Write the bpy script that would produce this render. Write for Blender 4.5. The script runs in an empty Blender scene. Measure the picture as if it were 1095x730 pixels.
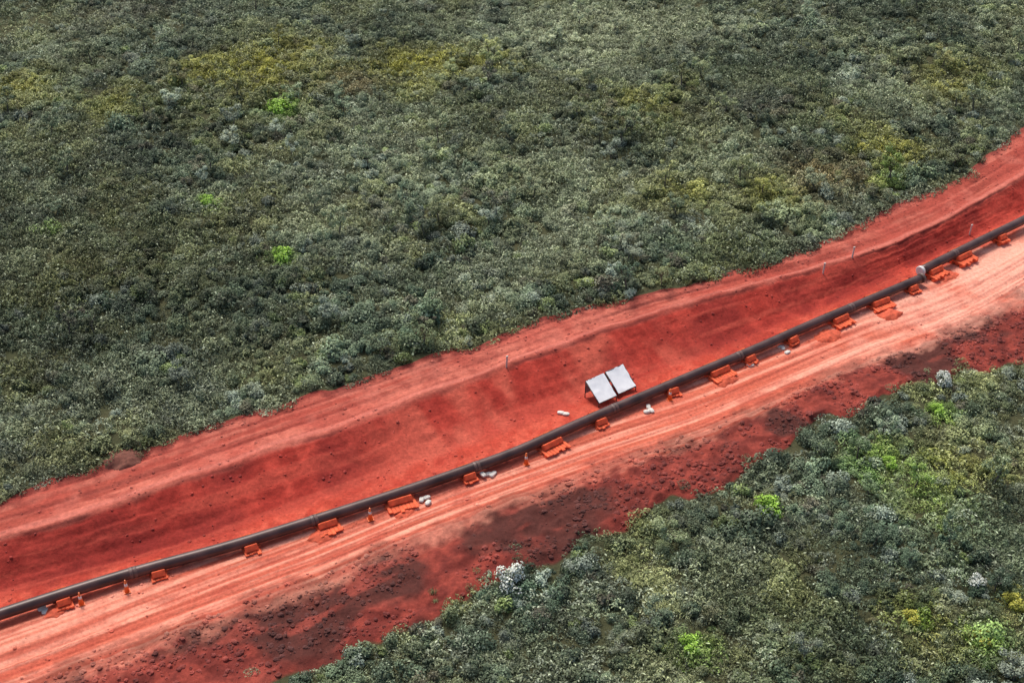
import bpy, math, numpy as np
from mathutils import Vector, Matrix
R = np.random.default_rng(7)
scene = bpy.context.scene

# ------------------------------------------------------------------ noise
def _h(ix, iy, seed):
    n = (ix.astype(np.int64)*374761393 + iy.astype(np.int64)*668265263 + seed*1442695041) & 0xffffffff
    n = ((n ^ (n >> 13))*1274126177) & 0xffffffff
    n = (n ^ (n >> 16)) & 0xffffffff
    return n/4294967295.0
def vn(x, y, seed=0):
    x = np.asarray(x, float); y = np.asarray(y, float)+0*x
    ix = np.floor(x); iy = np.floor(y); fx = x-ix; fy = y-iy
    fx = fx*fx*(3-2*fx); fy = fy*fy*(3-2*fy)
    a = _h(ix, iy, seed); b = _h(ix+1, iy, seed); c = _h(ix, iy+1, seed); d = _h(ix+1, iy+1, seed)
    return (a*(1-fx)+b*fx)*(1-fy)+(c*(1-fx)+d*fx)*fy
def fbm(x, y, seed=0, o=4):
    s = 0; a = 0.5; t = 0
    for k in range(o):
        s = s+a*vn(x*2**k+17.3*k, y*2**k-9.1*k, seed+k); t += a; a *= 0.5
    return s/t
def ss(a, b, x):
    q = np.clip((x-a)/(b-a), 0, 1); return q*q*(3-2*q)

# ------------------------------------------------------------------ corridor lines (world metres)
LN = {
'F': [(-13,56.2),(-8.3,59.1),(-3.9,61.8),(-0.4,64.2),(5.7,68.1),(9.6,70.8),(15.1,74.2),(19.6,78.3),(22.8,81),(28,83.2),(32.2,86.1),(36.9,87.4),(39.8,88.8)],
'E': [(-28,56.3),(-20,61),(-11.9,65.5),(-6.1,69.2),(.8,73),(6.1,75.9),(13.7,79.6),(21.3,84.6),(27.8,88.9),(33.7,91.8),(38.2,94.7),(42.6,98.2)],
'P': [(-31.5,61.2),(-23.7,65.1),(-18.1,67.4),(-12.3,70.2),(-6.9,72.9),(.8,77.1),(3.5,79.4),(9.2,83),(13.7,86.2),(18.3,88.9),(24.2,93.2),(29.3,96.3),(34.8,100.3),(39.9,104.7),(45.7,109)],
'C': [(-32.4,63.9),(-21.5,68.6),(-9.6,74.9),(-4.5,78.3),(2.2,82.4),(10.9,87.6),(18.8,92.6),(27.3,97.9),(36.6,104.8),(46.8,112.1)],
'B': [(-33.2,67.2),(-27.8,69.9),(-22.2,73.2),(-16.3,76.7),(-10,80.3),(-6.7,82.5),(-.5,86.2),(6.8,91),(11.4,93.6),(19.4,97.3),(25.3,99.9),(32.3,103.8),(38.8,108.5),(46.7,115.8)],
'A': [(-34.6,71.3),(-31.2,72.9),(-27.4,75.5),(-21.4,79.1),(-17,81.7),(-10.4,84.8),(-5.6,87.8),(.9,91.8),(7,94.9),(11.8,97.3),(18.3,99.9),(24.2,102.4),(28.8,105.6),(35,111.4),(41.3,116.2),(46.1,121.2),(50.8,126.8)],
}
GX = np.arange(-150, 150.01, 0.5)
LI = {}
for k, p in LN.items():
    p = np.array(p)
    x0, y0 = p[0]; x1, y1 = p[-1]
    y = np.interp(GX, p[:, 0], p[:, 1])
    y = np.where(GX < x0, y0+(GX-x0)*0.53, y)
    y = np.where(GX > x1, y1+(GX-x1)*0.85, y)
    g = np.exp(-0.5*(np.arange(-8, 9)/3.0)**2); g /= g.sum()
    y = np.convolve(np.pad(y, 8, mode='edge'), g, 'valid')
    LI[k] = y
def line(k, x):
    return np.interp(x, GX, LI[k])
def zone(x, y):
    jA = (fbm(x*0.35, x*0, 31, 3)-0.5)*2.0
    jF = (fbm(x*0.4, x*0, 32, 3)-0.5)*3.0
    jE = (fbm(x*0.5, x*0, 33, 3)-0.5)*1.1
    jB = (fbm(x*0.3, x*0, 34, 3)-0.5)*0.7
    Ls = [line('F', x)+jF, line('E', x)+jE, line('P', x), line('C', x), line('B', x)+jB, line('A', x)+jA]
    t = 0*x
    for a, b in zip(Ls[:-1], Ls[1:]):
        t = t+np.clip((y-a)/np.maximum(b-a, 0.3), 0, 1)
    return t, Ls
# wheel tracks: (offset from line E, wander, seed, width, strength); pairs 1.7 m apart
TRK = []
_r = np.random.default_rng(3)
for q in range(7):
    o = .35+_r.random()*2.6; wd = .07+.07*_r.random(); st = .45+.55*_r.random(); am = .5+1.1*_r.random()
    TRK += [(o, am, 200+q, wd, st), (o+1.7, am, 200+q, wd, st*.8)]
UTR = [(1.3, .8, 220, .12, .9), (3.0, .8, 220, .12, .9), (.8, 1.2, 221, .10, .6), (2.5, 1.2, 221, .10, .6), (2.2, .6, 222, .1, .6), (3.7, .6, 222, .1, .6)]
def tracks(L, w, s):
    v = 0*w
    for o, am, sd, wd, st in L:
        c = o+(fbm(s*.022, s*0, sd, 2)-.5)*2*am
        v = np.maximum(v, st*np.exp(-((w-c)/wd)**2)*(.45+.55*ss(.25, .5, vn(s*.12, s*0+o, sd+7))))
    return v
def height(x, y, full=False):
    t, Ls = zone(x, y)
    s = x*0.86+y*0.5
    z = np.interp(t, [0, .12, .35, .8, 1, 1.15, 2, 3, 3.2, 3.9, 4.0, 4.1, 4.3, 5],
                     [.25, .5, .42, .3, .16, .04, .1, 0, .12, 1.2, 1.38, 1.36, 1.15, 1.25])
    dA = np.maximum(y-Ls[5], 0); dF = np.maximum(Ls[0]-y, 0)
    z = z+ss(0, 18, dA)*(fbm(x/26, y/26, 41, 3)-0.5)*4.0+ss(0, 18, dF)*(fbm(x/20, y/20, 42, 3)-0.5)*2.0
    w = (y-line('E', x))*0.87
    wf = ss(0, .15, t)*(1-ss(.85, 1.1, t))
    z = z+wf*((fbm(x*0.9, y*0.9, 5, 4)-0.5)*0.75)
    rd = ss(1, 1.15, t)*(1-ss(1.85, 2.0, t))
    ww = w+(fbm(s*0.035, s*0, 8, 2)-0.5)*1.3
    tk = tracks(TRK, w, s)*ss(.95, 1.08, t)*(1-ss(1.9, 2.0, t))
    z = z+rd*((vn(ww*2.3, s*0.03, 9)-0.5)*0.16+(fbm(s*0.5, w*2.5, 10, 3)-0.5)*0.05)-tk*.07
    fl = ss(1.9, 2.1, t)*(1-ss(2.9, 3.1, t))
    z = z+fl*(fbm(x*0.8, y*0.8, 11, 4)-0.5)*0.25
    sl = ss(3.0, 3.25, t)*(1-ss(3.85, 4.0, t))
    z = z+sl*((fbm(s*0.9, t*1.3, 12, 3)-0.5)*0.35+(fbm(x*1.5, y*1.5, 13, 3)-0.5)*0.22+(fbm(t*9, s*.15, 14, 2)-.5)*.14)
    up = ss(4.0, 4.15, t)*(1-ss(4.9, 5, t))
    wB = (y-line('B', x))*0.87
    wb = wB+(fbm(s*0.03, s*0, 18, 2)-0.5)*1.0
    tu = tracks(UTR, wB, s)*up
    z = z+up*((vn(wb*1.8, s*0.03, 19)-0.5)*0.14+(fbm(x*0.9, y*0.9, 20, 4)-0.5)*0.18)-tu*.06
    if full:
        return z, t, Ls, s, w, ww, wb, tk, tu
    return z

def mixc(a, b, f):
    return a*(1-f[..., None])+b*f[..., None]
def colour(x, y):
    z, t, Ls, s, w, ww, wb, tk, tu = height(x, y, True)
    C = lambda *v: np.array(v, float)+np.zeros(x.shape+(3,))
    soilveg = mixc(C(.045, .055, .026), C(.075, .070, .035), fbm(x*.6, y*.6, 51, 3))
    n1 = fbm(x*0.25, y*0.25, 52, 4); n2 = fbm(x*1.4, y*1.4, 53, 4); n3 = fbm(x*.55, y*.55, 64, 4)
    strk = fbm(ww*2.6, s*0.03, 54, 3); strk2 = vn(ww*5.5, s*0.05, 55)
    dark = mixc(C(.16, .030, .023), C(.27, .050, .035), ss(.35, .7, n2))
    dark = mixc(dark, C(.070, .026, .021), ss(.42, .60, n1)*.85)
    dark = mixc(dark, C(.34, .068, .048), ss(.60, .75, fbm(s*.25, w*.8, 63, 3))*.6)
    road = mixc(C(.60, .145, .085), C(.84, .350, .240), ss(.36, .60, strk))
    road = mixc(road, C(.48, .090, .052), ss(.60, .82, strk2)*.7)
    road = mixc(road, C(.60, .135, .085), ss(.45, .72, n3)*.45)
    road = mixc(road, C(.88, .45, .33), ss(18, 38, x)*ss(.32, .55, n1)*.75)
    road = mixc(road, C(.42, .080, .050), np.clip(tk*.95, 0, 1)*(.45+.4*ss(.3, .6, n2)))
    road = mixc(road, C(.38, .065, .042), ss(.62, .78, fbm(s*.3, w*1.1, 65, 3))*.45)
    flat = mixc(C(.45, .060, .036), C(.57, .100, .060), ss(.35, .65, n2))
    flat = mixc(flat, C(.34, .040, .028), ss(.4, .7, n1)*.6)
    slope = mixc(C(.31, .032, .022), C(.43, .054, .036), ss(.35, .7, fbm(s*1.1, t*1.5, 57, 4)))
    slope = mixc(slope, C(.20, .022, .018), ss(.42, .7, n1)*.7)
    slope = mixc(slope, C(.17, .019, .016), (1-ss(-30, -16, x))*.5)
    slope = mixc(slope, C(.48, .080, .052), ss(.52, .72, fbm(t*7, s*.08, 66, 3))*.5)
    slope = mixc(slope, C(.56, .125, .080), ss(.42, .7, fbm(s*.5, t*1.0, 59, 3))*.6*ss(-14, -4, x)*(1-ss(8, 20, x)))
    sb = fbm(wb*2.2, s*0.04, 58, 3)
    upc = mixc(C(.34, .068, .046), C(.52, .145, .100), ss(.34, .64, sb))
    upc = mixc(upc, C(.26, .046, .034), ss(.45, .70, n2)*.5)
    upc = mixc(upc, C(.40, .072, .050), ss(.4, .7, n1)*.6)
    upc = mixc(upc, C(.20, .038, .030), np.clip(tu, 0, 1)*.6)
    upc = mixc(upc, C(.58, .18, .130), ss(.58, .78, n3)*.35)
    jt = (n2-.5)*.3
    tt = t+jt
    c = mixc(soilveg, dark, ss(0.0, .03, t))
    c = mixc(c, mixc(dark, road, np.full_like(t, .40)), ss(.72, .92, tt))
    c = mixc(c, road, ss(.98, 1.22, tt))
    c = mixc(c, flat, ss(1.80, 2.15, tt))
    c = mixc(c, slope, ss(2.6, 3.0, tt))
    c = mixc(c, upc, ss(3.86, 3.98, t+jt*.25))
    c = mixc(c, C(.18, .034, .027), ss(4.74, 4.94, tt)*.8)  # shadow of the upper vegetation edge, painted into the berm colour
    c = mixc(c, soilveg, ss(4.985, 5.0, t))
    c = mixc(c, C(.15, .026, .021), np.exp(-((t-3.93-.02*n2)/.03)**2)*.85*ss(.25, .5, vn(s*.4, s*0, 60)))  # broken shadow line below the ridge lip, painted into the soil colour
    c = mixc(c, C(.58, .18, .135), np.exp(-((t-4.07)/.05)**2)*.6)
    return z, c

# ------------------------------------------------------------------ node helpers
def mat(name):
    m = bpy.data.materials.new(name); m.use_nodes = True
    nt = m.node_tree; b = nt.nodes['Principled BSDF']
    return m, nt, b
def simple(name, col, rough=.6, metal=0, var=.25, scale=6, bump=0.0):
    m, nt, b = mat(name)
    n = nt.nodes.new('ShaderNodeTexNoise'); n.inputs['Scale'].default_value = scale; n.inputs['Detail'].default_value = 6
    tc = nt.nodes.new('ShaderNodeTexCoord'); nt.links.new(tc.outputs['Object'], n.inputs['Vector'])
    r = nt.nodes.new('ShaderNodeValToRGB')
    r.color_ramp.elements[0].position = .3; r.color_ramp.elements[1].position = .7
    r.color_ramp.elements[0].color = [c*(1-var) for c in col]+[1]
    r.color_ramp.elements[1].color = [min(1, c*(1+var)) for c in col]+[1]
    nt.links.new(n.outputs['Fac'], r.inputs['Fac']); nt.links.new(r.outputs['Color'], b.inputs['Base Color'])
    b.inputs['Roughness'].default_value = rough; b.inputs['Metallic'].default_value = metal
    if bump:
        bp = nt.nodes.new('ShaderNodeBump'); bp.inputs['Strength'].default_value = bump; bp.inputs['Distance'].default_value = .05
        nt.links.new(n.outputs['Fac'], bp.inputs['Height']); nt.links.new(bp.outputs['Normal'], b.inputs['Normal'])
    return m

# ------------------------------------------------------------------ terrain
def geo(a, b, n):
    return a*(b/a)**(np.linspace(0, 1, n))
xs = np.concatenate([-62-geo(1, 3000, 22)[::-1], np.arange(-62, 66, .14), 66+geo(1, 3000, 22)])
rows = []
t0, Ls = zone(xs, xs*0)
Ls = [np.array(l) for l in Ls]
for d in geo(45, 2500, 14)[::-1]: rows.append(Ls[0]-d)
for d in np.arange(44, .2, -.5): rows.append(Ls[0]-d)
for k, n in zip(range(5), [60, 60, 26, 42, 48]):
    for q in np.arange(n)/n: rows.append(Ls[k]*(1-q)+Ls[k+1]*q)
for d in np.arange(0, 90, .75): rows.append(Ls[5]+d)
for d in geo(90, 4000, 18): rows.append(Ls[5]+d)
Y = np.array(rows); X = np.broadcast_to(xs, Y.shape).copy()
Z, COL = colour(X, Y)
nr, nc = X.shape
V = np.stack([X, Y, Z], -1).reshape(-1, 3)
i = np.arange(nr-1)[:, None]*nc+np.arange(nc-1)[None]
Fq = np.stack([i, i+1, i+1+nc, i+nc], -1).reshape(-1, 4)
def mesh_from(name, V, F, smooth=True):
    me = bpy.data.meshes.new(name)
    V = np.asarray(V, np.float32); F = np.asarray(F, np.int32)
    k = F.shape[1]
    me.vertices.add(len(V)); me.vertices.foreach_set('co', V.ravel())
    me.loops.add(F.size); me.loops.foreach_set('vertex_index', F.ravel())
    me.polygons.add(len(F)); me.polygons.foreach_set('loop_start', np.arange(0, F.size, k, dtype=np.int32))
    try: me.polygons.foreach_set('loop_total', np.full(len(F), k, np.int32))
    except Exception: pass
    if smooth: me.polygons.foreach_set('use_smooth', np.ones(len(F), bool))
    me.update(calc_edges=True); me.validate()
    return me
me = mesh_from('ground', V, Fq)
ca = me.color_attributes.new('soil', 'FLOAT_COLOR', 'POINT')
ca.data.foreach_set('color', np.concatenate([COL.reshape(-1, 3), np.ones((len(V), 1))], 1).astype(np.float32).ravel())
ground = bpy.data.objects.new('ground', me); scene.collection.objects.link(ground)
m, nt, b = mat('red_earth')
at = nt.nodes.new('ShaderNodeAttribute'); at.attribute_name = 'soil'
tc = nt.nodes.new('ShaderNodeTexCoord')
n = nt.nodes.new('ShaderNodeTexNoise'); n.inputs['Scale'].default_value = 4; n.inputs['Detail'].default_value = 6; n.inputs['Roughness'].default_value = .62
nt.links.new(tc.outputs['Object'], n.inputs['Vector'])
mr = nt.nodes.new('ShaderNodeMapRange'); mr.inputs[1].default_value = .3; mr.inputs[2].default_value = .7; mr.inputs[3].default_value = .76; mr.inputs[4].default_value = 1.2
nt.links.new(n.outputs['Fac'], mr.inputs[0])
mx = nt.nodes.new('ShaderNodeVectorMath'); mx.operation = 'SCALE'
nt.links.new(at.outputs['Color'], mx.inputs[0]); nt.links.new(mr.outputs[0], mx.inputs['Scale'])
nt.links.new(mx.outputs[0], b.inputs['Base Color'])
bp = nt.nodes.new('ShaderNodeBump'); bp.inputs['Strength'].default_value = .7; bp.inputs['Distance'].default_value = .1
nt.links.new(n.outputs['Fac'], bp.inputs['Height']); nt.links.new(bp.outputs['Normal'], b.inputs['Normal'])
b.inputs['Roughness'].default_value = .95; b.inputs['Specular IOR Level'].default_value = .15
me.materials.append(m)

# ------------------------------------------------------------------ foliage prototypes
def foliage_material(name, rough=.6):
    m, nt, b = mat(name)
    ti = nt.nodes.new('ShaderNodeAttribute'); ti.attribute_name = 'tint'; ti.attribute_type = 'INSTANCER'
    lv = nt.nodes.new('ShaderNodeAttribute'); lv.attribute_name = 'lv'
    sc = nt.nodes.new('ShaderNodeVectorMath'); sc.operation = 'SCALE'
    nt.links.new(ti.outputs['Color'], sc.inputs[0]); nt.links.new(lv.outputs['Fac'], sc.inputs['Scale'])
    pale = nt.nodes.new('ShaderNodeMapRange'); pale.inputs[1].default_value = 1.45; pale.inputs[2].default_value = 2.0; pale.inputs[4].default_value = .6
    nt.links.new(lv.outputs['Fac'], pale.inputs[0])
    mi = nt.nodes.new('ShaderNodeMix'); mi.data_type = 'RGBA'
    nt.links.new(pale.outputs[0], mi.inputs[0]); nt.links.new(sc.outputs[0], mi.inputs[6]); mi.inputs[7].default_value = (.44, .50, .36, 1)  # brightest leaves mixed to pale grey as painted highlights
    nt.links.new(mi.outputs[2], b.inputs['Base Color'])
    b.inputs['Roughness'].default_value = rough; b.inputs['Specular IOR Level'].default_value = .25
    return m
FM = foliage_material('leaf_foliage')
BARK = simple('bark', (.13, .11, .09), .9, var=.4)

def unit(v): return v/np.maximum(np.linalg.norm(v, axis=-1, keepdims=True), 1e-6)
def leafquads(c, nrm, L, W, rng):
    n = len(c); nrm = unit(nrm)
    r = unit(rng.normal(size=(n, 3))); a = unit(np.cross(nrm, r)); bb = np.cross(nrm, a)
    L = L[:, None]; W = W[:, None]
    v = np.stack([c-a*L*.5, c+bb*W*.5+nrm*W*.15, c+a*L*.5-nrm*L*.12, c-bb*W*.5+nrm*W*.15], 1)
    return v.reshape(-1, 3), np.arange(4*n).reshape(n, 4)
def limb(p0, p1, r0, r1, k=5):
    p0 = np.array(p0, float); p1 = np.array(p1, float); d = unit(p1-p0)
    u = unit(np.cross(d, [0.3, .9, .2])); w = np.cross(d, u)
    a = np.arange(k)/k*2*np.pi
    ring = np.cos(a)[:, None]*u+np.sin(a)[:, None]*w
    V = np.concatenate([p0+ring*r0, p1+ring*r1])
    F = np.array([[j, (j+1) % k, k+(j+1) % k, k+j] for j in range(k)])
    return V, F
def proto(name, leafV, leafF, lv, limbs=()):
    Vs = [leafV]; Fs = [leafF]; o = len(leafV); nl = len(leafF)
    for (a, f) in limbs:
        Vs.append(a); Fs.append(f+o); o += len(a)
    Vv = np.concatenate(Vs); Ff = np.concatenate(Fs)
    me = mesh_from(name, Vv, Ff, smooth=False)
    l = np.ones(len(Ff), np.float32); l[:nl] = lv
    at = me.attributes.new('lv', 'FLOAT', 'FACE'); at.data.foreach_set('value', l)
    me.materials.append(FM); me.materials.append(BARK)
    mi = np.zeros(len(Ff), np.int32); mi[nl:] = 1
    me.polygons.foreach_set('material_index', mi)
    return bpy.data.objects.new(name, me)
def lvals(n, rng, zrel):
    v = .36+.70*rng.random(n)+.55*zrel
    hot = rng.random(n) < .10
    v[hot] = 1.5+.6*rng.random(hot.sum())  # random leaves raised to painted glints
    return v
def shrub(name, seed, nclump=7, nl=420, rad=.8, h=1.0, lsz=.12):
    rng = np.random.default_rng(seed)
    cc = rng.normal(size=(nclump, 3)); cc = unit(cc); cc[:, 2] = np.abs(cc[:, 2])*.8+.2
    cc = cc*np.array([rad*.6, rad*.6, h*.62])*(.6+.6*rng.random((nclump, 1)))
    cr = rad*(.24+.26*rng.random(nclump))
    k = rng.integers(0, nclump, nl)
    d = unit(rng.normal(size=(nl, 3)))*(.65+.40*rng.random((nl, 1)))
    c = cc[k]+d*cr[k][:, None]
    c[:, 2] = np.abs(c[:, 2])+.03
    nrm = d*1.1+np.array([0, 0, .6])+rng.normal(size=(nl, 3))*.35
    L = lsz*(.6+.9*rng.random(nl)); W = L*(.6+.35*rng.random(nl))
    v, f = leafquads(c, nrm, L, W, rng)
    lim = [limb((0, 0, -.1), cc[q]*.95, .03, .01, 4) for q in range(nclump)]
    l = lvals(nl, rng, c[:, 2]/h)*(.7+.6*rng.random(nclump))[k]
    return proto(name, v, f, l, lim)
def cover(name, seed, nl=260, rad=.75, h=.28, lsz=.11):
    rng = np.random.default_rng(seed); a = rng.random(nl)*6.283; r = rad*np.sqrt(rng.random(nl))
    x, y = np.cos(a)*r, np.sin(a)*r
    z = h*(ss(.25, .8, fbm(x*3+seed, y*3, seed, 2))*2.0)*(1-(r/rad)**3*.7)*(.6+.5*rng.random(nl))
    c = np.stack([x, y, z], 1); nrm = rng.normal(size=(nl, 3))*.8+[0, 0, .8]
    L = lsz*(.6+.9*rng.random(nl)); v, f = leafquads(c, nrm, L*1.3, L*.5, rng)
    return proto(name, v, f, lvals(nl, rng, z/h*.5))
def tussock(name, seed, nb=110, h=.7, rad=.5, w=.035):
    rng = np.random.default_rng(seed)
    an = rng.random(nb)*2*np.pi; r0 = rng.random(nb)*.45
    lean = rng.random(nb)**.8*rad; hh = h*(.5+.6*rng.random(nb))
    dx = np.stack([np.cos(an), np.sin(an), 0*an], 1); an2 = rng.random(nb)*6.283
    d2 = np.stack([np.cos(an2), np.sin(an2), 0*an], 1); sx = np.stack([-np.sin(an2), np.cos(an2), 0*an], 1)
    base = dx*r0[:, None]; mid = base+d2*lean[:, None]*.4+np.array([0, 0, 1])*hh[:, None]*.65
    tip = base+d2*lean[:, None]*1.1+np.array([0, 0, 1])*hh[:, None]*(1-.35*lean[:, None]/rad)
    W = (w*(.7+.7*rng.random(nb)))[:, None]
    v = np.stack([base-sx*W*.6, base+sx*W*.6, mid+sx*W, mid-sx*W, tip+sx*W*.15, tip-sx*W*.15], 1).reshape(-1, 3)
    i = np.arange(nb)[:, None]*6
    f = np.concatenate([i+np.array([0, 1, 2, 3]), i+np.array([3, 2, 4, 5])])
    l = .55+.7*rng.random(nb)
    return proto(name, v, f, np.concatenate([l*.7, l*1.1]))
def treelet(name, seed, h=2.6):
    rng = np.random.default_rng(seed)
    lim = []; cents = []
    p = np.array([0, 0, -.1]); top = np.array([.25*rng.normal(), .25*rng.normal(), h*.5])
    lim.append(limb(p, top, .09, .06, 6))
    nb = 9
    for q in range(nb):
        a = q/nb*6.28+rng.random(); r = .35+.75*rng.random(); z = h*(.55+.42*rng.random())
        e = np.array([math.cos(a)*r, math.sin(a)*r, z]); lim.append(limb(top*(.7+.3*rng.random()), e, .04, .012, 4)); cents.append(e)
    cc = np.array(cents); nl = 900
    k = rng.integers(0, nb, nl); d = unit(rng.normal(size=(nl, 3)))*(.4+.65*rng.random((nl, 1)))
    c = cc[k]+d*np.array([.48, .48, .34])*(.7+.5*((k % 3)/2))[:, None]
    nrm = d+np.array([0, 0, .8])+rng.normal(size=(nl, 3))*.4
    L = .15*(.6+.9*rng.random(nl)); v, f = leafquads(c, nrm, L, L*.65, rng)
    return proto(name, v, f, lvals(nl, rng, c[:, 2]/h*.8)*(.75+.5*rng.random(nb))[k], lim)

pc = bpy.data.collections.new('cerrado_plants')
protos = [shrub('a_shrub', 1, 8, 600), shrub('b_shrub', 2, 10, 760, .95, .95, .12), shrub('c_shrub', 3, 6, 480, .6, 1.15, .13),
          shrub('d_shrub', 4, 13, 850, 1.1, .8, .115), cover('e_ground_cover', 5), cover('f_ground_cover', 6, 320, .9, .36, .12),
          tussock('g_tussock', 7, 110, .5, .28, .014), treelet('h_small_tree', 8), treelet('i_small_tree', 9, 3.1)]
for o in protos: pc.objects.link(o)

def scatter(name, P, rot, scl, idx, tint, coll):
    me = bpy.data.meshes.new(name); n = len(P)
    me.vertices.add(n); me.vertices.foreach_set('co', P.astype(np.float32).ravel())
    a = me.attributes.new('rot', 'FLOAT_VECTOR', 'POINT'); a.data.foreach_set('vector', rot.astype(np.float32).ravel())
    a = me.attributes.new('scl', 'FLOAT_VECTOR', 'POINT'); a.data.foreach_set('vector', scl.astype(np.float32).ravel())
    a = me.attributes.new('idx', 'INT', 'POINT'); a.data.foreach_set('value', idx.astype(np.int32))
    a = me.attributes.new('tint', 'FLOAT_COLOR', 'POINT'); a.data.foreach_set('color', np.concatenate([tint, np.ones((n, 1))], 1).astype(np.float32).ravel())
    ob = bpy.data.objects.new(name, me); scene.collection.objects.link(ob)
    ng = bpy.data.node_groups.new(name+'_nodes', 'GeometryNodeTree')
    ng.interface.new_socket(name='Geometry', in_out='INPUT', socket_type='NodeSocketGeometry')
    ng.interface.new_socket(name='Geometry', in_out='OUTPUT', socket_type='NodeSocketGeometry')
    N = ng.nodes.new; K = ng.links.new
    gi = N('NodeGroupInput'); go = N('NodeGroupOutput'); ip = N('GeometryNodeInstanceOnPoints'); ci = N('GeometryNodeCollectionInfo')
    ci.inputs['Collection'].default_value = coll; ci.inputs['Separate Children'].default_value = True; ci.inputs['Reset Children'].default_value = True
    def na(nm, dt):
        q = N('GeometryNodeInputNamedAttribute'); q.data_type = dt; q.inputs['Name'].default_value = nm
        return [o for o in q.outputs if o.enabled and o.name == 'Attribute'][0]
    K(gi.outputs[0], ip.inputs['Points']); K(ci.outputs[0], ip.inputs['Instance'])
    ip.inputs['Pick Instance'].default_value = True
    K(na('idx', 'INT'), ip.inputs['Instance Index']); K(na('rot', 'FLOAT_VECTOR'), ip.inputs['Rotation']); K(na('scl', 'FLOAT_VECTOR'), ip.inputs['Scale'])
    K(ip.outputs[0], go.inputs[0])
    md = ob.modifiers.new('scatter', 'NODES'); md.node_group = ng
    return ob

# ------------------------------------------------------------------ vegetation scatter
def cand(n):
    y = 44+(188-44)*R.random(n); hw = .45*y+12
    keepp = R.random(n) < hw/(.45*188+12)
    x = (R.random(n)*2-1)*hw
    return x[keepp], y[keepp]
patches = [  # x, y, r, colour kind, strength
 (-26, 142, 8, 'y', .9), (-33, 139, 5, 'y', .7), (-10.9, 142, 7, 'y', .9), (-2, 144, 5, 'y', .6), (-51, 132.8, 5, 'y', .7), (15.4, 153.7, 10, 'p', 1), (10, 148, 7, 'p', .8), (22, 146, 5, 'p', .6),
 (-17.5, 136, 3, 'o', .7), (15.7, 113, 4, 'y', .6), (28, 115, 4, 'o', .6), (24, 112, 3, 'y', .6), (35.9, 121, 4, 'y', .8), (33.5, 115, 2.5, 'o', .6), (27.5, 73, 3.5, 'l', .5), (25, 76.5, 2.2, 'l', .45), (32, 76, 3, 'y', .6),
 (25.6, 59.6, 3, 'y', .5), (-44, 159, 6, 'b', .5), (6, 116, 8, 'p', .6), (25, 138, 8, 'd', .6), (5.6, 151, 9, 'p', .7), (44, 150, 8, 'd', .6), (23, 128, 5, 'b', .4), (-45, 110, 12, 'd', .5), (-25, 92, 10, 'd', .6),
 (-23.5, 129.5, 2.2, 'l', .9), (-19.2, 101.1, 1.6, 'l', .8), (-27, 109.4, 1.3, 'l', .8), (-40, 105, 1.2, 'l', .5), (10.8, 58.4, 1.4, 'l', .8), (24.4, 60.3, 1.2, 'l', .8), (31.1, 61.9, 1.3, 'y', 1), (31.4, 81.7, 1.3, 'l', .8),
 (34.9, 114.9, 2, 'l', .6), (28.3, 58.8, 1.4, 'l', .7), (35, 66, 3, 'p', .4), (18, 60, 4, 'd', .5), (14, 66, 4, 'd', .4), (-8, 120, 7, 'p', .5), (5, 104, 7, 'p', .6), (-14, 108, 6, 'p', .5), (38, 132, 7, 'p', .6), (-38, 122, 8, 'd', .4), (18, 104, 4, 'd', .4),
 (-15, 152, 6, 'd', .6), (-3, 130, 7, 'd', .5), (14, 130, 5, 'y', .5), (45, 135, 5, 'y', .6), (-40, 130, 4, 'y', .5), (24, 68, 3, 'd', .4), (-33, 150, 5, 'd', .6), (-30, 84, 4, 'p', .35), (-2, 98, 4, 'p', .4), (20, 120, 5, 'p', .5), (-50, 145, 5, 'p', .4)]
kc = {'y': (.38, .37, .06), 'l': (.25, .43, .055), 'p': (.37, .41, .25), 'o': (.30, .20, .07), 'b': (.11, .085, .065), 'd': (.042, .070, .040)}
def tints(x, y, grass=False):
    C = lambda *v: np.array(v, float)+np.zeros(x.shape+(3,))
    a = fbm(x/11, y/11, 71, 4); b2 = fbm(x/4.5, y/4.5, 72, 3); b3 = fbm(x/9, y/9, 73, 3); b4 = fbm(x/2.5, y/2.5, 74, 2); r = R.random(len(x)); q = R.random(len(x))
    if grass:
        c = mixc(C(.125, .165, .090), C(.26, .30, .18), ss(.35, .62, a))
        c = mixc(c, C(.31, .32, .10), ss(.48, .68, b2)*.5)
        c = mixc(c, C(.32, .36, .27), (r < .14)*.6)
    else:
        c = mixc(C(.060, .098, .058), C(.150, .200, .120), ss(.35, .65, a))
        c = mixc(c, C(.24, .25, .085), ss(.50, .70, b2)*.45)
        c = mixc(c, C(.28, .33, .26), (r < .12)*.75)
        c = mixc(c, C(.13, .095, .07), ((r > .95))*.6)
        c = mixc(c, C(.27, .35, .10), ((r > .86) & (r < .91))*.6)
    c = c*(.72+.62*ss(.3, .7, b4))[:, None]
    c = mixc(c, C(.28, .30, .11), ss(.55, .72, b3)*.35)
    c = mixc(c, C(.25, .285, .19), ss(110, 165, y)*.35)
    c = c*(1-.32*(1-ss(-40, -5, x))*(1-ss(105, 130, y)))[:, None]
    for (px, py, pr, k, st) in patches:
        ang = np.arctan2(y-py, x-px); d = np.hypot(x-px, (y-py))/pr*(.65+.8*vn(ang*1.3+px, ang*0, 75))
        c = mixc(c, C(*kc[k]), np.clip(1.25-d, 0, 1)**.8*st*(.35+.65*(q < .7)))
    return c*(.6+.9*R.random(len(x)))[:, None]

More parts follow.
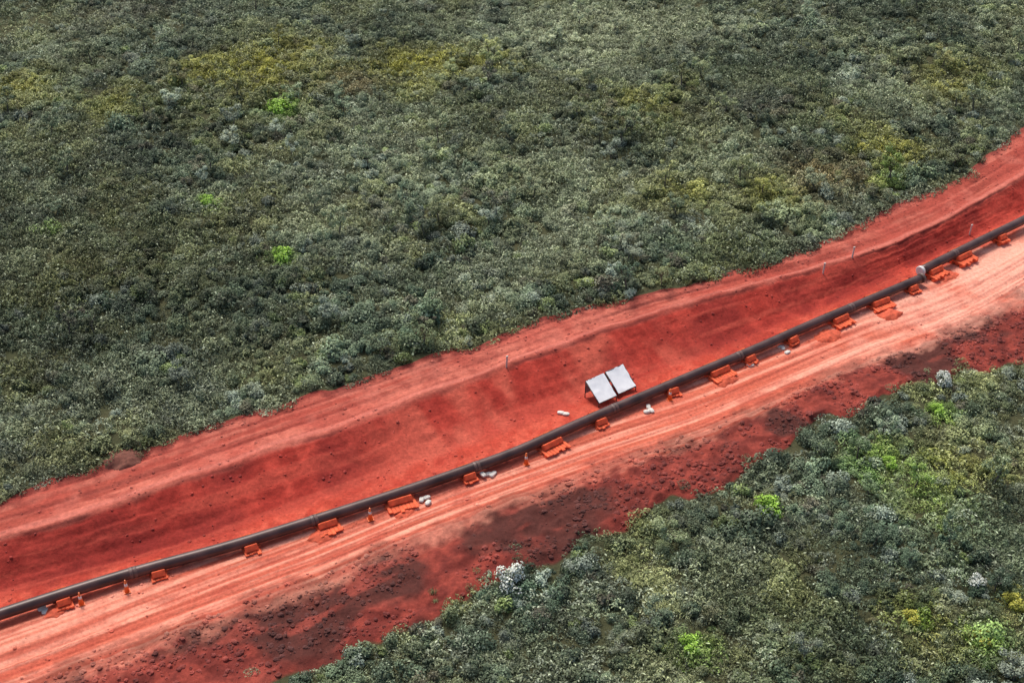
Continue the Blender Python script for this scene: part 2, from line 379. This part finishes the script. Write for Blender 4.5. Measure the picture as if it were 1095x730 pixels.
def veg_density(x, y): return .55*fbm(x/6, y/6, 81, 3)+.45*fbm(x/2.4, y/2.4, 82, 2)
x, y = cand(46000)
t, Ls = zone(x, y)
mask = (y > Ls[5]+.3) | (y < Ls[0]-.3)
x, y = x[mask], y[mask]
dens = veg_density(x, y)
kp = R.random(len(x)) < ss(.40, .58, dens)*.80+.08+.25*((y-line('A', x) > 0) & (y-line('A', x) < 2))
x, y, dens = x[kp], y[kp], dens[kp]
n = len(x)
idx = R.choice([0, 1, 2, 3], n); tr = R.random(n) < .025
idx[tr] = R.choice([7, 8], tr.sum())
sc = (.34+.55*R.random(n)**1.6)*(.75+.65*ss(.35, .65, dens)); sc[R.random(n) < .08] *= 1.45
sc[tr] = .55+.40*R.random(tr.sum())
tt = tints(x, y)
P1 = np.stack([x, y, height(x, y)-.03], 1)
rot = np.stack([R.normal(size=n)*.08, R.normal(size=n)*.08, R.random(n)*6.28], 1)
scl = np.stack([sc, sc, sc*(.75+.5*R.random(n))], 1)
spec = [(17.4, 70.8, 1.35, 'l'), (-23.5, 129.5, 1.6, 'l'), (-22.2, 130.3, 1.2, 'l'), (-19.2, 101.1, 1.3, 'l'), (-27, 109.4, 1.0, 'l'), (10.8, 58.4, 1.0, 'l'), (24.4, 60.3, .8, 'y'), (31.1, 61.9, .9, 'y'), (31.4, 81.7, .8, 'l'), (28.3, 58.8, .8, 'y'), (26.5, 75.5, .8, 'l')]
sp = np.array([(a, b_, c_) for a, b_, c_, k in spec]); st = np.array([kc[k] for *_, k in spec])*1.15
ps = np.stack([sp[:, 0], sp[:, 1], height(sp[:, 0], sp[:, 1])+.15], 1)
P1 = np.concatenate([P1, ps]); rot = np.concatenate([rot, np.zeros((len(sp), 3))]); scl = np.concatenate([scl, np.repeat(sp[:, 2:3], 3, 1)])
idx = np.concatenate([idx, np.ones(len(sp), int)]); tt = np.concatenate([tt, st])
scatter('cerrado_shrubland', P1, rot, scl, idx, tt, pc)

x, y = cand(66000)
t, Ls = zone(x, y)
dn = veg_density(x, y)
mask = (((y > Ls[5]-.1) | (y < Ls[0]+.15)) & (R.random(len(x)) < 1-.7*ss(.45, .58, dn)))
msp = ((t > .0) & (t < .28) & (R.random(len(x)) < .16*(fbm(x*.5, y*.5, 91, 2) > .5)))
small = msp[mask | msp]
x, y = x[mask | msp], y[mask | msp]; n = len(x)
idx = R.choice([4, 4, 5, 5, 6], n); s_ = .6+.6*R.random(n); s_[small] *= .5
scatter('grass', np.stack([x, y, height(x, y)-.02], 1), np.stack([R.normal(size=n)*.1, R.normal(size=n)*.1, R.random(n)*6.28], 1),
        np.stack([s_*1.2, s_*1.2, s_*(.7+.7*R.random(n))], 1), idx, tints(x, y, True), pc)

# ------------------------------------------------------------------ clods
def clod(name, seed):
    import bmesh
    rng = np.random.default_rng(seed); bm = bmesh.new(); bmesh.ops.create_icosphere(bm, subdivisions=2, radius=1)
    for v in bm.verts:
        f_ = 1+rng.normal()*.16; v.co = v.co*f_; v.co.z *= .65
    me = bpy.data.meshes.new(name); bm.to_mesh(me); bm.free(); return me
m, nt, b = mat('clod_earth')
ti = nt.nodes.new('ShaderNodeAttribute'); ti.attribute_name = 'tint'; ti.attribute_type = 'INSTANCER'
nt.links.new(ti.outputs['Color'], b.inputs['Base Color']); b.inputs['Roughness'].default_value = .95
cc_ = bpy.data.collections.new('earth_clods')
for q in range(3):
    mm = clod('%s_clod' % 'abc'[q], 20+q); mm.materials.append(m); cc_.objects.link(bpy.data.objects.new(mm.name, mm))
x = -60+125*R.random(60000); y = line('F', x)-1+(line('A', x)-line('F', x)+2)*R.random(60000)
t, Ls = zone(x, y); cl = fbm(x*.4, y*.4, 95, 3)
pr = np.interp(t, [0, .1, .8, 1, 1.2, 1.8, 2, 2.9, 3.2, 3.9, 4.1, 4.8, 5], [0, .5, .6, .35, .03, .04, .08, .06, .04, .10, .10, .2, .6])*ss(.35, .6, cl)
k_ = R.random(len(x)) < pr; x, y, t = x[k_], y[k_], t[k_]; n = len(x)
_, col = colour(x, y)
s_ = .04+.12*R.random(n)**2.2; s_ *= np.where(t < 1, 1.3, .8)
scatter('soil_clods', np.stack([x, y, height(x, y)+.01], 1), R.random((n, 3))*6.28*np.array([0, 0, 1]), np.stack([s_, s_*(.7+.5*R.random(n)), s_], 1),
        R.integers(0, 3, n), col*(.75+.6*R.random(n))[:, None], cc_)

# ------------------------------------------------------------------ generic builders
def parent_empty(name, loc=(0, 0, 0), rz=0):
    e = bpy.data.objects.new(name, None); e.location = loc; e.rotation_euler = (0, 0, rz); e.empty_display_size = .3
    scene.collection.objects.link(e); return e
def child(name, me, par, mt):
    o = bpy.data.objects.new(name, me); me.materials.append(mt); o.parent = par; scene.collection.objects.link(o); return o
def boxmesh(name, sx, sy, sz, bev=.015, M=None):
    import bmesh
    bm = bmesh.new(); bmesh.ops.create_cube(bm, size=1)
    bmesh.ops.scale(bm, vec=(sx, sy, sz), verts=bm.verts)
    if bev: bmesh.ops.bevel(bm, geom=list(bm.edges), offset=bev, segments=2, affect='EDGES')
    if M is not None: bm.transform(M)
    me = bpy.data.meshes.new(name); bm.to_mesh(me); bm.free(); return me
def tube(name, pts, rad, seg=20, cap=True):
    pts = np.array(pts, float); n = len(pts)
    rad = np.broadcast_to(np.array(rad, float), (n,))
    tan = np.gradient(pts, axis=0); tan = unit(tan)
    up_ = np.array([0, 0, 1.0])
    if abs(tan[0][2]) > .9: up_ = np.array([1., 0, 0])
    u = unit(np.cross(tan, up_)); w = np.cross(u, tan)
    a = np.arange(seg)/seg*2*np.pi
    V = (pts[:, None]+rad[:, None, None]*(np.cos(a)[None, :, None]*u[:, None]+np.sin(a)[None, :, None]*w[:, None])).reshape(-1, 3)
    F = [[i_*seg+j, i_*seg+(j+1) % seg, (i_+1)*seg+(j+1) % seg, (i_+1)*seg+j] for i_ in range(n-1) for j in range(seg)]
    if cap: F += [list(range(seg))[::-1], [(n-1)*seg+j for j in range(seg)]]
    me = bpy.data.meshes.new(name); me.from_pydata([tuple(v) for v in V], [], F)
    for p in me.polygons: p.use_smooth = len(p.vertices) == 4
    me.update(); return me
def H(x, y): return float(height(np.array([x], float), np.array([y], float))[0])

# ------------------------------------------------------------------ pipeline
PIPE = simple('coated_steel', (.070, .036, .032), .42, .1, .5, .9)
JOINT = simple('joint_coating', (.12, .070, .060), .5, 0, .3, 4)
WHITE = simple('white_coating', (.70, .68, .65), .6, 0, .12, 5)
STAKE = simple('weathered_white_paint', (.62, .52, .46), .7, 0, .2, 5)
TIMBER = simple('red_stained_timber', (.74, .125, .045), .85, 0, .28, 2.5, .3)
ORANGE = simple('orange_plastic', (.80, .16, .03), .5, 0, .15, 3)
MOUND = simple('loose_red_soil', (.60, .105, .050), .95, 0, .25, 4, .6)
BAG = simple('sandbag_cloth', (.66, .62, .56), .9, 0, .2, 6, .3)
TARP = simple('white_tarpaulin', (.88, .88, .88), .6, 0, .05, 3, .15)
FRAME = simple('frame_steel', (.10, .10, .10), .5, .6, .2, 5)
CANVAS = simple('grey_canvas', (.25, .26, .28), .8)
def smooth_poly(p, step=.75):
    p = np.array(p, float); d = np.concatenate([[0], np.cumsum(np.linalg.norm(np.diff(p, axis=0), axis=1))])
    ss_ = np.arange(0, d[-1], step); q = np.stack([np.interp(ss_, d, p[:, k]) for k in range(p.shape[1])], 1)
    g = np.exp(-.5*(np.arange(-6, 7)/2.5)**2); g /= g.sum()
    q = np.stack([np.convolve(np.pad(q[:, k], 6, mode='reflect', reflect_type='odd'), g, 'valid') for k in range(q.shape[1])], 1)
    return q
PP = [(-60, 46.1), (-45, 54.1), (-31.5, 61.2), (-23.7, 65.1), (-18.1, 67.4), (-12.3, 70.2), (-6.9, 72.9), (.8, 77.1), (3.5, 79.2), (9.2, 83), (13.7, 86.0), (18.3, 88.9), (24.2, 93.0), (29.3, 96.3), (34.9, 100)]
QQ = [(34.4, 100.5), (39.9, 104.7), (45.7, 109), (56, 117.5), (75, 133.5)]
def pipe(name, pl, zc, r):
    e = parent_empty(name)
    q = smooth_poly(pl); s_ = np.arange(len(q))*.75
    z = np.array([zc]*len(q))+(vn(s_/9, s_*0, 61)-.5)*.12
    pts = np.concatenate([q, z[:, None]], 1)
    L = 12; k = int(L/.75); jn = 0
    child('barrel', tube('barrel', pts, r, 28), e, PIPE)
    for a in range(6, len(pts)-2, k):
        p, d = pts[a], unit(pts[a+1]-pts[a])
        child('field_joint_%d' % jn, tube('field_joint', [p-d*.24, p-d*.21, p+d*.21, p+d*.24], [r+.003, r+.014, r+.014, r+.003], 28), e, JOINT)
        child('weld_bead_%d' % jn, tube('weld_bead', [p-d*.04, p, p+d*.04], [r+.015, r+.026, r+.015], 28), e, PIPE); jn += 1
    return e, pts
PR = .37
e1, pp = pipe('pipeline', PP, .67, PR)
e2, qq = pipe('pipeline', QQ, .88, .38)
for e, p, q in ((e1, pp[-1], pp[-2]), (e2, qq[0], qq[1])):
    d = unit(p-q)
    child('end_collar', tube('end_collar', [p-d*.20, p-d*.18, p+d*.05, p+d*.07], [.385, .43, .43, .39], 20), e, WHITE if e is e2 else JOINT)

def soil_mound(x, y, r, h, seed, name='soil_mound', mt=MOUND, ax=1.3, rz=.5):
    n = 22
    g = np.linspace(-1.1, 1.1, n); gx, gy = np.meshgrid(g, g)
    rr = np.hypot(gx, gy)+(fbm(gx*2+seed, gy*2, seed, 3)-.5)*.7
    z = h*np.clip(1-rr, 0, 1)**.7+(fbm(gx*5, gy*5, seed+1, 3)-.5)*.5*h*(rr < .95)-.12*(rr > .98)
    c, s_ = math.cos(rz), math.sin(rz)
    lx, ly = gx*r*ax, gy*r
    wx, wy = x+lx*c-ly*s_, y+lx*s_+ly*c
    z = z+height(wx, wy)-.02
    V = np.stack([wx, wy, z], -1).reshape(-1, 3)
    i_ = np.arange(n-1)[:, None]*n+np.arange(n-1)[None]
    me = mesh_from(name, V, np.stack([i_, i_+1, i_+1+n, i_+n], -1).reshape(-1, 4)); me.materials.append(mt)
    o = bpy.data.objects.new(name, me); scene.collection.objects.link(o); return o
def near_pipe(x, pts=None):
    pts = pp if pts is None else pts
    k = int(np.argmin(np.abs(pts[:, 0]-x))); k = min(max(k, 1), len(pts)-2)
    d = pts[k+1]-pts[k-1]; return pts[k], math.atan2(d[1], d[0])
def crib(x, pts=None, big=False):
    """stack of closely packed skids with two chocks cradling the pipe"""
    r = PR if pts is None else .38
    p, a = near_pipe(x, pts); g = H(p[0], p[1]); bot = p[2]-r
    e = parent_empty('timber_support', (p[0], p[1], g), a+.05*R.normal())
    hh = max(bot-g, .12); th = hh/2
    ly = 2.1 if big else 1.6; nb = R.integers(6, 9) if big else 4; bw = .25
    off = -.30 if big else -.18
    for q in range(nb):
        sx = (q-(nb-1)/2)*(bw+.012)
        child('skid_%d' % q, boxmesh('skid', bw, ly*(.92+.14*R.random()), th-.006, .018, Matrix.Translation((sx, off+.06*R.normal(), th*1.5))), e, TIMBER)
    nc_ = 4 if big else 3
    for q in range(nc_):
        child('sleeper_%d' % q, boxmesh('sleeper', nb*(bw+.012)+.2*R.random(), .28, th-.006+.2, .02, Matrix.Translation((.05*R.normal(), off+(q-(nc_-1)/2)*ly*.9/nc_, th*.5-.1))), e, TIMBER)
    for s_ in (-1, 1):
        child('chock_%d' % (s_ > 0), boxmesh('chock', nb*bw*.85, .42, .40, .03, Matrix.Translation((0, s_*.50, hh+.17)) @ Matrix.Rotation(s_*.5, 4, 'X')), e, TIMBER)
for x in (-33, -28.3, -22.6, -17.5, -2.9, 6.5, 11.8, 18.4, 22): crib(x)
for x in (-12.2, -7.5, 2.6, 15.8, 26, 29.9): crib(x, None, True)
crib(33.2)
for x in (43, 48): crib(x, qq)
for x in (35.6, 38.6): crib(x, qq, True)
for k, (x, y, r, h) in enumerate([(-12.6, 68.9, .7, .25), (-7.4, 71.4, .7, .25), (16.3, 86.2, .8, .3), (25.2, 92.1, .9, .35), (30.8, 95.2, .8, .35), (36.6, 101.0, 1.0, .35), (-28.4, 62.0, .6, .25)]):
    soil_mound(x, y, r, h, 100+k)

def sandbags(x, y, n, seed, s=.75):
    import bmesh
    rng = np.random.default_rng(seed); e = parent_empty('sandbag_pile', (x, y, H(x, y)), rng.random()*3)
    for q in range(n):
        bm = bmesh.new(); bmesh.ops.create_cube(bm, size=1); bmesh.ops.subdivide_edges(bm, edges=bm.edges, cuts=3, use_grid_fill=True)
        for v in bm.verts:
            c = v.co.copy(); rr = 1-.45*(abs(c.x*2)**4)-.12*(abs(c.y*2)**3)
            v.co = Vector((c.x*.72*(1-.12*abs(c.y*2)**2), c.y*.42*(1-.18*abs(c.x*2)**3), c.z*.22*rr+rng.normal()*.006))*s
        lvl = 0 if q < (n+1)//2+1 else 1
        M = Matrix.Translation((rng.normal()*.22, rng.normal()*.18, .08+.15*lvl)) @ Matrix.Rotation(rng.random()*3, 4, 'Z')
        bm.transform(M); me = bpy.data.meshes.new('bag'); bm.to_mesh(me); bm.free()
        for p in me.polygons: p.use_smooth = True
        child('bag_%d' % q, me, e, BAG)
for k, (x, y, n) in enumerate([(-6.0, 72.5, 3), (-1.6, 75.0, 4), (10.2, 82.7, 3), (18.5, 88.1, 4), (21.3, 90.1, 3), (4.0, 81.9, 2), (-29.2, 62.2, 3)]):
    sandbags(x, y, n, 200+k)

def cone(x, y, h=.85, name='traffic_cone'):
    g = H(x, y); e = parent_empty(name, (x, y, g), .4)
    child('base', boxmesh('base', .42, .42, .05, .012, Matrix.Translation((0, 0, .03))), e, ORANGE)
    rr = lambda z: .18-(.14*z/h)
    def band(nm, a, b_, mt, o=0): child(nm, tube(nm, [(0, 0, a), (0, 0.0001, (a+b_)/2), (0, 0, b_)], [rr(a)+o, rr((a+b_)/2)+o, rr(b_)+o], 16), e, mt)
    band('body', .055, h, ORANGE); band('collar', h*.5, h*.7, WHITE, .004)
for x, y in ((-26.9, 62.6), (-24.3, 63.7), (-9.5, 70.5), (11.8, 83.7), (1.0, 76.3)): cone(x, y, 1.0)
def stake(x, y, h=.95):
    e = parent_empty('marker_stake', (x, y, H(x, y)-.05), .3)
    child('post', boxmesh('post', .12, .09, h, .012, Matrix.Translation((0, 0, h/2)) @ Matrix.Rotation(.06, 4, 'Y')), e, STAKE)
    child('cap', boxmesh('cap', .17, .13, .14, .02, Matrix.Translation((.03, 0, h+.06))), e, STAKE)
for x, y in ((-.4, 86.2), (26.1, 99.9), (28.9, 101.9), (40.7, 107.9)): stake(x, y)

# ------------------------------------------------------------------ leaning tarpaulin shelters
def shelter(x, y, a, seed):
    g = H(x, y); e = parent_empty('tarpaulin_shelter', (x, y, g), a)
    W, D, h0, h1 = 1.68, 1.65, .40, 1.45
    n = 15; u, v = np.meshgrid(np.linspace(0, 1, n), np.linspace(0, 1, n))
    z = h0+(h1-h0)*v-.05*np.sin(np.pi*u)*np.sin(np.pi*v)+(fbm(u*5, v*5, seed, 3)-.5)*.07
    V = np.stack([u*W, v*D, z], -1).reshape(-1, 3)
    i_ = (np.arange(n-1)[:, None]*n+np.arange(n-1)[None]); F = np.stack([i_, i_+1, i_+1+n, i_+n], -1).reshape(-1, 4)
    child('sheet', mesh_from('sheet', V, F), e, TARP)
    c = [(0, 0, h0), (W, 0, h0), (W, D, h1), (0, D, h1)]
    for q in range(4):
        p0, p1 = np.array(c[q]), np.array(c[(q+1) % 4]); off = np.array([0, 0, -.045])
        child('rail_%d' % q, tube('rail', [p0+off, (p0+p1)/2+off, p1+off], .04, 8), e, FRAME)
        child('leg_%d' % q, tube('leg', [p0+off, (p0[0], p0[1]+.02, (p0[2])/2), (p0[0], p0[1]+.04, -.12)], .035, 8), e, FRAME)
    child('batten', tube('batten', [(W/2, .02, h0-.09), (W/2, D/2, (h0+h1)/2-.09), (W/2, D-.02, h1-.09)], .02, 8), e, FRAME)
    child('back_sheet', mesh_from('back_sheet', np.array([(0.03, D+.01, h1-.06), (W-.03, D+.01, h1-.06), (W-.03, D+.04, .25), (0.03, D+.04, .25)]), np.array([[0, 1, 2, 3]])), e, CANVAS)
shelter(6.45, 82.75, math.atan2(1.0, 1.42), 301)
shelter(7.98, 84.0, math.atan2(1.0, 1.42), 302)

# ------------------------------------------------------------------ white flowering shrubs
GL = simple('shrub_leaf', (.12, .16, .09), .6, 0, .4, 8); WB = simple('white_blossom', (.74, .78, .70), .7, 0, .15, 8)
def flowering(x, y, s_, seed, nm='white_flowering_shrub'):
    rng = np.random.default_rng(seed); nl = 1500; nc_ = 14
    cc = unit(rng.normal(size=(nc_, 3))); cc[:, 2] = np.abs(cc[:, 2]); cc = cc*np.array([.75, .75, .85])*(.5+.5*rng.random((nc_, 1)))+[0, 0, .35]
    k = rng.integers(0, nc_, nl); d = unit(rng.normal(size=(nl, 3)))*(.5+.55*rng.random((nl, 1))); c = cc[k]+d*.33
    c[:, 2] = np.abs(c[:, 2]); L = .12*(.6+.8*rng.random(nl))
    v, f = leafquads(c*s_, d+[0, 0, .6]+rng.normal(size=(nl, 3))*.4, L*s_, L*.7*s_, rng)
    me = mesh_from(nm, v, f, False)
    me.materials.append(GL); me.materials.append(WB)
    up_ = (rng.random(nl) < .45+.35*np.clip(c[:, 2]/1.2, 0, 1)).astype(np.int32); me.polygons.foreach_set('material_index', up_)
    o = bpy.data.objects.new(nm, me); o.location = (x, y, H(x, y)); scene.collection.objects.link(o)
    for q in range(6):
        V_, F_ = limb((0, 0, -.15), cc[q]*s_, .05, .015, 5); child('stem_%d' % q, mesh_from('stem', V_, F_), o, BARK)
flowering(-.1, 64.0, 1.3, 401)
flowering(32.6, 85.2, .9, 402)
flowering(29.2, 63.6, .7, 403)
soil_mound(-27.0, 75.3, 1.1, .6, 501, 'soil_mound', simple('brown_spoil', (.17, .06, .04), .95, 0, .3, 4, .5))

# ------------------------------------------------------------------ camera, light, world
cam = bpy.data.cameras.new('camera'); co = bpy.data.objects.new('camera', cam); scene.collection.objects.link(co)
co.location = (0, 0, 64); co.rotation_euler = (math.radians(55), 0, 0)
cam.sensor_width = 36; cam.lens = 36*1504/1095; cam.clip_end = 9000; cam.clip_start = .5
scene.camera = co
SE, SA = math.radians(58), math.radians(-25)
sun = bpy.data.lights.new('sun', 'SUN'); sun.energy = 2.6; sun.angle = math.radians(14); sun.color = (1, .95, .88)
so = bpy.data.objects.new('sun', sun); scene.collection.objects.link(so)
d = Vector((math.sin(SA)*math.cos(SE), math.cos(SA)*math.cos(SE), math.sin(SE)))
so.rotation_euler = (-d).to_track_quat('-Z', 'Y').to_euler(); so.location = (0, 80, 90)
w = bpy.data.worlds.new('World'); scene.world = w; w.use_nodes = True
bg = w.node_tree.nodes['Background']; sk = w.node_tree.nodes.new('ShaderNodeTexSky'); sk.sky_type = 'NISHITA'; sk.sun_disc = False
sk.sun_elevation = SE; sk.sun_rotation = SA; sk.dust_density = 5; sk.air_density = 1
w.node_tree.links.new(sk.outputs[0], bg.inputs[0]); bg.inputs[1].default_value = .15
scene.view_settings.view_transform = 'Standard'; scene.view_settings.look = 'None'; scene.view_settings.exposure = 0
